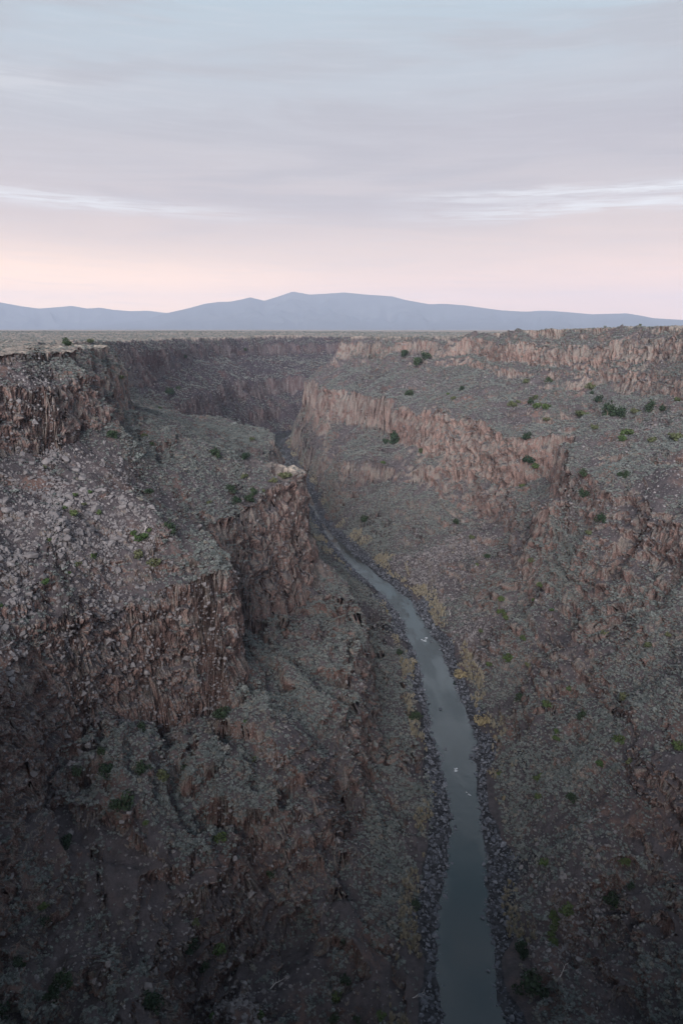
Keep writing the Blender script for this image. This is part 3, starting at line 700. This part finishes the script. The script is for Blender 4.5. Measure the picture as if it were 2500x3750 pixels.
# ------------------------------------------------------------------ ground cover, scattered by area over the ground cells
cxc = (VX[:-1, :-1] + VX[1:, 1:]) / 2; cyc = (VY[:-1, :-1] + VY[1:, 1:]) / 2; czc = (VZ[:-1, :-1] + VZ[1:, 1:]) / 2
crr = np.hypot(cxc, cyc); caz = np.abs(np.arctan2(cxc, cyc))
e1 = np.stack([VX[1:, 1:] - VX[:-1, :-1], VY[1:, 1:] - VY[:-1, :-1], VZ[1:, 1:] - VZ[:-1, :-1]], -1)
e2 = np.stack([VX[:-1, 1:] - VX[1:, :-1], VY[:-1, 1:] - VY[1:, :-1], VZ[:-1, 1:] - VZ[1:, :-1]], -1)
cr_ = np.cross(e1, e2); area = np.linalg.norm(cr_, axis=-1) / 2; cnz = np.abs(cr_[..., 2]) / (2 * area + 1e-9)
# seen from the viewpoint (or close to it): running maximum of the elevation along each profile
elv = (czc - CAMZ) / crr; seen = elv >= np.maximum.accumulate(elv, axis=1) - .02
inview = (caz < R(37)) & (crr > 95)
cell_c = np.char.rpartition(cls, '_')[..., 0]
isl = lambda *n: np.isin(cell_c, n)
slope_c = isl('talus', 'slope', 'bench', 'cap_slope', 'ledge'); cliff_c = isl('low_cliff', 'main_cliff', 'upper_cliff', 'middle_cliff'); plat_c = isl('plateau')
bank_c = (np.floor(np.abs(cb)) == 0) & (cb != 0)
cl_n = vn2(cxc / 14, cyc / 14, 301) + .6 * vn2(cxc / 5, cyc / 5, 302); cl_b = vn2(cxc / 37, cyc / 37, 303)
left_c = cb < 0
# rockfalls: pale scree fans on the left slope under the upper cliff, and right of the river
def blob(x, y, rx, ry): return np.exp(-(((cxc - x) / rx) ** 2 + ((cyc - y) / ry) ** 2))
def spot(X, Y, rx, ry):
    p = at(X, Y); return blob(p.x, p.y, rx, ry)
fan = np.clip(1.5 * spot(90, 1180, 26, 42) + 1.1 * spot(230, 1250, 16, 22) + 1.3 * spot(1000, 1290, 34, 60) + .9 * spot(930, 1350, 20, 40) + 1.0 * spot(1290, 2070, 13, 16) + .9 * spot(1080, 1500, 16, 30) + .9 * spot(560, 2310, 14, 12) + .7 * spot(1510, 985, 25, 30) + .7 * spot(960, 880, 20, 40), 0, 1)
def pick(dens, n_max):
    w = (dens * area * inview * seen).ravel(); tot = w.sum(); n = int(min(tot, n_max))
    c = np.concatenate([[0], np.cumsum(w)]); q = np.searchsorted(c, rng.uniform(0, c[-1], n)) - 1; q = np.clip(q, 0, len(w) - 1)
    i, j = np.unravel_index(q, dens.shape); u, v = rng.random((2, n, 1))
    def C(a, b): return np.stack([VX[i + a, j + b], VY[i + a, j + b], VZ[i + a, j + b]], -1)
    p = (C(0, 0) * (1 - u) + C(1, 0) * u) * (1 - v) + (C(0, 1) * (1 - u) + C(1, 1) * u) * v
    return p, crr[i, j], fan[i, j], int(tot)
def eul(n, tilt=.35): return np.stack([rng.normal(0, tilt, n), rng.normal(0, tilt, n), rng.uniform(0, 6.28, n)], -1)

farf = np.where(crr < 450, 1, (450 / np.maximum(crr, 450)) ** 1.5)
d_sage = (slope_c * 1.35 + bank_c * .8 * (np.abs(cb) > .7) + cliff_c * .45 * (cnz > .45)) * np.where((cb < 0) & (crr > 850), .4, 1) * np.clip(.82 + .85 * cl_n + .75 * cl_b, .04, 1.5) * (cnz > .3) * farf * (1 - .85 * fan)
d_sage *= (crr < 2000)
p, r_, nz_, t_ = pick(d_sage, 420000)
d_pl = plat_c * .4 * np.clip(.85 + .8 * cl_n, .12, 1.5) * farf * (crr < 3000)
p2, r2, _z, t2 = pick(d_pl, 60000); LOG('plateau', t2); p = np.vstack([p, p2]); r_ = np.concatenate([r_, r2])
s = np.exp(rng.normal(-.02, .38, len(p))) * np.where(r_ > 450, (r_ / 450) ** .65, 1)
LOG('sage', len(p), t_)
gn_scatter('sagebrush', p - np.array([0, 0, .08]), eul(len(p), .12), np.stack([s, s, s * rng.uniform(.6, .95, len(p))], -1), 'sagebrush', 'grey green sagebrush covering the slopes and the plain', 'sagebrush')
d_rock = (slope_c * (.18 + .8 * fan) * np.clip(.8 - .9 * cl_n, .1, 1.6) + cliff_c * .22 + isl('cap_slope') * .25 + plat_c * .01) * farf
d_rock *= (crr < 1700)
p, r_, nz_, t_ = pick(d_rock, 170000)
s = np.exp(rng.normal(-.35, .45, len(p))) * (1 + .45 * nz_) * np.where(r_ > 450, (r_ / 450) ** .65, 1); s = np.minimum(s, 3.2)
LOG('rock', len(p), t_)
gn_scatter('scree', p - np.array([0, 0, .12]), eul(len(p), .5), np.stack([s, s, s], -1), 'scree', 'loose grey scree on the slopes of the gorge', 'scree')
d_bank = bank_c * (np.abs(cb) < .7 + .55 * vn2(cxc / 12, cyc / 17, 85)) * 1.1 * (cnz > .2) * (czc > -.7) * farf
p, r_, nz_, t_ = pick(d_bank, 40000)
s = np.exp(rng.normal(-.05, .5, len(p))); s = np.minimum(s, 2.8)
LOG('bank', len(p), t_)
gn_scatter('shingle', p, eul(len(p), .5), np.stack([s, s, s * .8], -1), 'bankstone', 'blue grey stones lining both banks of the river', 'bank stones')
gm = sst(vn2(cxc / 10, cyc / 18, 311) + .5 * vn2(cxc / 4, cyc / 5, 312), .05, .55)
edge_c = np.abs(cb); d_gr = ((edge_c > .55) & (edge_c < 1.12)) * gm * .9 * farf * (cb != 0)
p, r_, nz_, t_ = pick(d_gr, 14000)
s = np.exp(rng.normal(.1, .3, len(p))); LOG('grass', len(p), t_)
gn_scatter('dry_grass', p, eul(len(p), .1), np.stack([s, s, s], -1), 'dry_grass', 'dry tan grass in strips along the river banks', 'dry grass')

# ------------------------------------------------------------------ things standing on the ground: bushes, boulders, driftwood
def locate(X, Y):
    """point, cell class and side of the ground seen at a photo position"""
    d = ray(X, Y); a = math.atan2(d[0], d[1]); c = min(int(np.argmin(np.abs(AZ - a))), NC - 2)
    sl = d[2] / math.hypot(d[0], d[1]); hit = np.nonzero(VZ[c] > CAMZ + sl * VRR[c])[0]; hit = hit[VRR[c][hit] > 50]
    if len(hit) == 0: return None
    j = min(int(hit[0]), NR - 2); r = VRR[c][j]
    return Vector((math.sin(a) * r, math.cos(a) * r, float(VZ[c][j]))), str(cls[c, j]), float(r)

def trunk_mesh(name, h, rad, seed, limbs=5):
    g = np.random.default_rng(seed); V = []; F = []
    def tube(p, q, r0, r1, n=6):
        p, q = np.array(p, float), np.array(q, float); ax = q - p; ax /= np.linalg.norm(ax); u = np.cross(ax, [.3, .8, .5]); u /= np.linalg.norm(u); v = np.cross(ax, u); b0 = len(V)
        for c_, r_ in ((p, r0), (q, r1)):
            for i in range(n): V.append(c_ + r_ * (math.cos(6.2832 * i / n) * u + math.sin(6.2832 * i / n) * v))
        for i in range(n): F.append((b0 + i, b0 + (i + 1) % n, b0 + n + (i + 1) % n, b0 + n + i))
    top = np.array([g.normal(0, .06), g.normal(0, .06), 1]) * h
    tube((0, 0, -.12 * h), top * .55, rad, rad * .7); tube(top * .55, top, rad * .7, rad * .25)
    for i in range(limbs):
        a = 6.2832 * i / limbs + g.uniform(-.4, .4); s = top * g.uniform(.25, .6)
        tube(s, s + np.array([math.cos(a), math.sin(a), .75]) * h * g.uniform(.3, .5), rad * .5, rad * .15, 5)
    return np_mesh(name, np.array(V), np.array(F), M_BARK, False)

KIND = {'j': ('juniper', 'dark green juniper', M_JUN, 1.0, 420, .052, 10), 'g': ('green_bush', 'bright green bush', M_GRN, .75, 260, .075, 7),
        'o': ('olive_bush', 'dull olive green bush', M_OLV, .72, 260, .075, 8), 't': ('dry_bush', 'straw coloured dry bush', M_TAN, .7, 240, .07, 7)}
PLANT = {}
for kk, (nm, _, mt, fl, nq, lf, cl_) in KIND.items():
    PLANT[kk] = []
    for i in range(6):
        V, F = leaf_cloud(nq, .5, lf, 400 + 17 * i + ord(kk), fl * 1.25, cl_)
        ch = 1.0 if kk == 'j' else .8
        V[:, 2] *= ch
        crown = np_mesh(nm + '_crown', V, F, mt, False)
        PLANT[kk].append((crown, trunk_mesh(nm + '_trunk', .52 * ch, .035, 500 + i)))
BUSHES = '''j152,790,27 o205,786,18 j388,901,24 j410,895,12 j256,1005,26 j348,1022,12 o275,867,18 o330,1000,14 g367,937,10 j495,1047,28 j565,1052,22 o580,1012,16 j530,1127,26 j570,1148,26 j543,1155,20 j580,1132,20
o605,1129,12 o655,1092,30 o627,1104,20 o560,1097,20 j345,1135,22 o480,1155,14 g172,1138,16 g206,1132,12 g170,1180,28 g227,1177,17 g150,1166,18 o192,1160,16 o102,1075,14 j425,830,14 j562,807,10
j959,842,26 j976,822,22 j929,817,22 j941,907,22 j1061,894,14 o1041,917,12 g1029,905,8 o1209,877,16 o1174,932,20 g1236,932,26 g1256,936,22 o1226,916,18 j1219,927,16 o1189,926,12 o1251,967,18 j1259,877,16 o1354,889,26 j1359,903,12 j1374,924,20
o1336,952,30 j1394,949,36 j1426,952,30 o1456,947,24 j1494,944,32 j1519,942,18 g1444,992,34 g1429,1012,20 o1366,987,22 o1496,1012,24 o1549,1009,32 o1554,922,18 j904,1012,30 j888,1016,20 g879,1062,12 j1211,1057,30 g1229,1072,22 j1209,1012,24
j1339,1095,24 j1339,1137,22 j1431,1095,24 g1199,1115,16 o967,1037,16 j1219,752,6 o1469,748,8
g325,1236,34 g310,1228,24 g341,1225,20 j387,1221,32 o317,1274,30 o357,1294,32 g217,1278,24 g117,1238,18 o180,1299,20 g105,1339,26 g157,1316,14 g4,1399,14 j511,1639,40 j327,1674,24 g565,1674,12
j1379,1201,26 o1354,1224,18 j1119,1288,16 g1094,1306,14 o1084,1236,16 j1046,1206,18 g1149,1404,18 g1159,1416,20 g1151,1376,20 g1239,1351,16 g1226,1379,14 g1266,1401,12 g1104,1451,14 g1166,1514,26 g1124,1526,18 o1214,1529,18 g1201,1469,16
j1194,1606,24 g1256,1616,26 g1306,1589,20 j1336,1649,26 o1486,1484,20 o1534,1459,18 o1429,1601,30 o1389,1459,20 o1219,1289,16 j916,1499,20 j956,1649,28 j834,1194,20 g1279,1681,18 t1109,1659,34 t1056,1549,34 t946,1519,18 t949,1599,16
j325,1768,38 j245,1773,36 j232,1735,26 j175,1780,30 j285,1853,50 o372,1780,30 j155,1933,30 g97,2078,28 j100,2123,32 g505,1925,30 g580,1743,22 j422,1770,20 g502,2178,40 j440,2178,36 o450,2120,22 j470,2223,30 j142,2258,46 j120,2288,40
j345,2303,50 j42,2218,30 g597,2338,32 g490,2335,28 g772,2283,36 j767,2338,24 j620,2013,24 j5,2328,40 g335,1890,16 g1251,1980,32 g1434,1980,24 j1401,2073,40 j1449,2040,22 g1300,2090,34 g1276,2106,30 g1269,2128,26 g1266,2158,32 j1219,2273,62
j1199,2183,38 g1236,1785,24 g1236,1830,22 g1376,1755,24 o1449,1753,28 j1309,1835,24 g1276,1695,22 g1421,1698,26 g1559,1715,32 j791,2168,30 j791,2253,26 g876,2333,28 j821,2343,20 g1149,1778,16 j954,2083,24'''
WHERE = {'plateau_left': 'on the left plateau', 'cap_slope_left': 'on the brow of the left rim', 'upper_cliff_left': 'on the upper left cliff', 'bench_left': 'on the bench above the main left cliff', 'main_cliff_left': 'on the main left cliff',
         'slope_left': 'on the slope under the main left cliff', 'low_cliff_left': 'on the lowest left cliff', 'talus_left': 'on the slope above the left bank', 'riverbank_left': 'on the left river bank', 'riverbed': 'at the water edge',
         'plateau_right': 'on the right plateau', 'cap_slope_right': 'on the brow of the right rim', 'upper_cliff_right': 'on the upper right cliff', 'ledge_right': 'on the ledge under the upper right cliff', 'middle_cliff_right': 'on the small cliff over the right bench',
         'bench_right': 'on the right bench', 'main_cliff_right': 'on the main right cliff', 'slope_right': 'on the slope under the right face', 'low_cliff_right': 'on the lowest right cliff', 'talus_right': 'on the slope above the right bank', 'riverbank_right': 'on the right river bank'}
ORD = 'first second third fourth fifth sixth seventh eighth ninth tenth eleventh twelfth thirteenth fourteenth fifteenth sixteenth seventeenth eighteenth nineteenth twentieth'.split()
def ordinal(i, n): return 'only' if n == 1 else ORD[i] if i < 20 else ('twenty-' + ORD[i - 20]) if i < 29 else 'thirtieth'
found = []
for it in BUSHES.split():
    kd = it[0]; X, Y, w = map(float, it[1:].split(','))
    q = locate(X, Y + w * .18)
    if q is None: continue
    p, c_, r = q; depth = p.y * math.cos(PITCH) + (CAMZ - p.z) * math.sin(PITCH)
    found.append([kd, X, p, c_, max(1.2, w * 682 / 1568 / FPX * depth * 1.25)])
sets_ = {}
for f in found:
    wd = f[4]; f.append('large' if wd > 4.2 else 'small' if wd < 2.4 else 'mid-sized')
    sets_.setdefault((f[0], f[3], f[5]), []).append(f)
for (kd, c_, sz), fl_ in sets_.items():
    fl_.sort(key=lambda f: f[1])
    for i, (_, X, p, _, wd, _) in enumerate(fl_):
        nm, txt, *_r = KIND[kd]; crown, trunk = PLANT[kd][rng.integers(6)]
        o = bpy.data.objects.new(nm, None); COL.objects.link(o); o.empty_display_size = .2
        o.location = p - Vector((0, 0, .1)); o.rotation_euler = (0, 0, rng.uniform(0, 6.28)); h = wd * rng.uniform(.85, 1.15); o.scale = (wd, wd * rng.uniform(.85, 1.1), h)
        n = len(fl_); o['label'] = f"{sz} {txt}" + (' ' if n == 1 else f", {ordinal(i, n)} from left ") + WHERE.get(c_, 'on the gorge wall'); o['category'] = nm.replace('_', ' ')
        o['group'] = {'j': 'junipers scattered over the gorge walls', 'g': 'bright green bushes on the slopes', 'o': 'olive bushes on the slopes', 't': 'dry bushes on the river banks'}[kd]
        link('crown', crown, o); link('trunk', trunk, o)

# boulders: the ones that show largest, each a thing
BIG = [rock_mesh('boulder', 600 + i, M_ROCK, 16, (1, .85, .7), True) for i in range(10)]
BIGB = [rock_mesh('boulder', 640 + i, M_BANK, 16, (1, .8, .6), True) for i in range(6)]
ZONES = [  # X0, X1, Y0, Y1, count, smallest, largest (m), shapes, label, group
 (0, 300, 1045, 1300, 120, 1.5, 4.6, BIG, 'grey angular boulder in the rockfall under the upper left cliff', 'boulders of the rockfall under the upper left cliff'),
 (300, 560, 1150, 1330, 22, 1.2, 2.6, BIG, 'grey boulder among sagebrush on the bench beside the rockfall', 'boulders on the left bench'),
 (840, 1080, 1230, 1420, 44, 1.6, 3.2, BIG, 'pale boulder on the scree fan across the river from the promontory', 'boulders of the scree fan right of the river'),
 (1180, 1400, 1985, 2150, 34, 1.0, 2.4, BIG, 'grey boulder in the stony patch low on the right slope', 'boulders of the stony patch low on the right slope'),
 (480, 700, 2220, 2340, 16, .9, 2.2, BIG, 'grey boulder on the stony ground low on the left slope', 'boulders low on the left slope'),
 (1230, 1560, 930, 1060, 20, 1.4, 3.2, BIG, 'weathered boulder on the right bench among green bushes', 'boulders on the right bench'),
 (1100, 1500, 1450, 1900, 26, 1.0, 2.4, BIG, 'brown grey boulder on the steep lower right slope', 'boulders on the lower right slope')]
for X0, X1, Y0, Y1, n, s0, s1, shp, lab, grp in ZONES:
    for _ in range(n):
        q = locate(rng.uniform(X0, X1), rng.uniform(Y0, Y1))
        if q is None or 'cliff' in q[1] or 'river' in q[1]: continue
        s = s0 + (s1 - s0) * rng.random() ** 2.6
        o = link('boulder', shp[rng.integers(len(shp))], None, q[0] - Vector((0, 0, s * .06)), label=('large ' if s > s0 + .5 * (s1 - s0) else '') + lab, category='boulder', group=grp)
        o.scale = (s, s, s); o.rotation_euler = (rng.uniform(-.4, .4), rng.uniform(-.4, .4), rng.uniform(0, 6.28))
# single named rocks
for X, Y, s, lab in ((72, 1283, 5.2, 'long flat grey boulder lying at the left edge of the rockfall'), (967, 2040, 2.6, 'lone pale boulder standing by the left bank pool'), (505, 2225, 2.6, 'split tan boulder under the bright green bush low on the left'), (540, 1985, 2.2, 'pale block on the dark slope under the left cliff'),
                     (1310, 1160, 4.0, 'square grey block fallen below the right face')):
    q = locate(X, Y)
    if q:
        o = link('boulder', BIG[rng.integers(10)], None, q[0] + Vector((0, 0, s * .15)), label=lab, category='boulder'); o.scale = (s, s * .8, s * .7); o.rotation_euler = (.1, .1, rng.uniform(0, 6))
# rocks standing in the shallows
for X, Y in ((1045, 1905), (1022, 1730), (1010, 1640), (990, 1480), (1088, 1655), (1110, 1990), (1108, 2110), (1030, 1840), (1090, 1780), (1120, 2240)):
    q = locate(X, Y)
    if q:
        s = rng.uniform(1.3, 2.4); o = link('river_rock', BIGB[rng.integers(6)], None, Vector((q[0].x, q[0].y, .15)), label='dark wet rock breaking the surface at the edge of the river', category='rock', group='dark rocks in the river edge'); o.scale = (s, s, s * .8); o.rotation_euler = (0, .2, rng.uniform(0, 6))

# bleached driftwood
def log_mesh(seed, n=5):
    g = np.random.default_rng(seed); V = []; F = []
    def limb(p, d, L, r):
        pts = [np.array(p, float)]; d = np.array(d, float)
        for i in range(4): d = d + g.normal(0, .12, 3); pts.append(pts[-1] + d / np.linalg.norm(d) * L / 4)
        b0 = len(V)
        for i, c_ in enumerate(pts):
            rr_ = r * (1 - .18 * i)
            for j in range(6): V.append(c_ + rr_ * np.array([0, math.cos(j * 1.047), math.sin(j * 1.047)]))
        for i in range(4):
            for j in range(6): F.append((b0 + 6 * i + j, b0 + 6 * i + (j + 1) % 6, b0 + 6 * i + 6 + (j + 1) % 6, b0 + 6 * i + 6 + j))
        return pts
    pts = limb((-.5, 0, 0), (1, 0, .05), 1.0, .045)
    for i in range(n): limb(pts[1 + i % 4], (g.uniform(.3, 1), g.uniform(-1, 1), g.uniform(.1, .7)), g.uniform(.2, .45), .022)
    return np_mesh('driftwood', np.array(V), np.array(F), M_WOOD, False)
for X, Y, s, lab in ((1034, 1413, 6, 'bleached driftwood trunk stranded on the far right bank'), (1294, 2240, 4, 'bare grey dead branches lying on the lower right slope'), (960, 2292, 4, 'thin bleached log on the dark left bank stones'), (632, 2262, 4, 'bare pale dead branches on the lower left slope'), (335, 1219, 6, 'bare grey dead shrub beside the green bushes of the rockfall')):
    q = locate(X, Y)
    if q:
        o = link('driftwood', log_mesh(int(X)), None, q[0] + Vector((0, 0, .35)), label=lab, category='dead wood'); o.scale = (s, s, s); o.rotation_euler = (0, -.15, rng.uniform(0, 3))

# white water
def foam(X, Y, L, Wd, seed, lab):
    q = locate(X, Y)
    if q is None: return
    g = np.random.default_rng(seed); bm = bmesh.new(); n = 40
    for c_ in range(5):
        ox, oy = g.normal(0, Wd * .3), g.normal(0, L * .32); a, b_ = Wd * g.uniform(.12, .3), L * g.uniform(.10, .25)
        vs = [bm.verts.new((ox + a * math.cos(t) * g.uniform(.6, 1.15), oy + b_ * math.sin(t) * g.uniform(.6, 1.15), .0)) for t in np.arange(14) / 14 * 6.283]
        top = bm.verts.new((ox, oy, .22))
        for i in range(14): bm.faces.new((vs[i], vs[(i + 1) % 14], top))
    me = bpy.data.meshes.new('rapids'); bm.to_mesh(me); bm.free(); me.materials.append(M_FOAM)
    o = link('rapids', me, None, Vector((q[0].x, q[0].y, .03)), kind='stuff', label=lab, category='white water'); o.rotation_euler = (0, 0, .25)
m, k = material('white_water'); finish(k, k.mix(k.noise(k.n('ShaderNodeNewGeometry').outputs['Position'], 3, 4), (.30, .35, .38), (.6, .63, .66)), .6); M_FOAM = m
foam(735, 1222, 34, 9, 1, 'white rapids where the river passes the promontory'); foam(1046, 1778, 3.6, 2.2, 2, 'small white riffle in the middle of the river')
foam(1072, 1832, 1.8, 1.1, 3, 'tiny white riffle beyond the pool'); foam(975, 1480, 4, 3, 4, 'pale riffle at the narrow bend')
LOG('things', len(found))
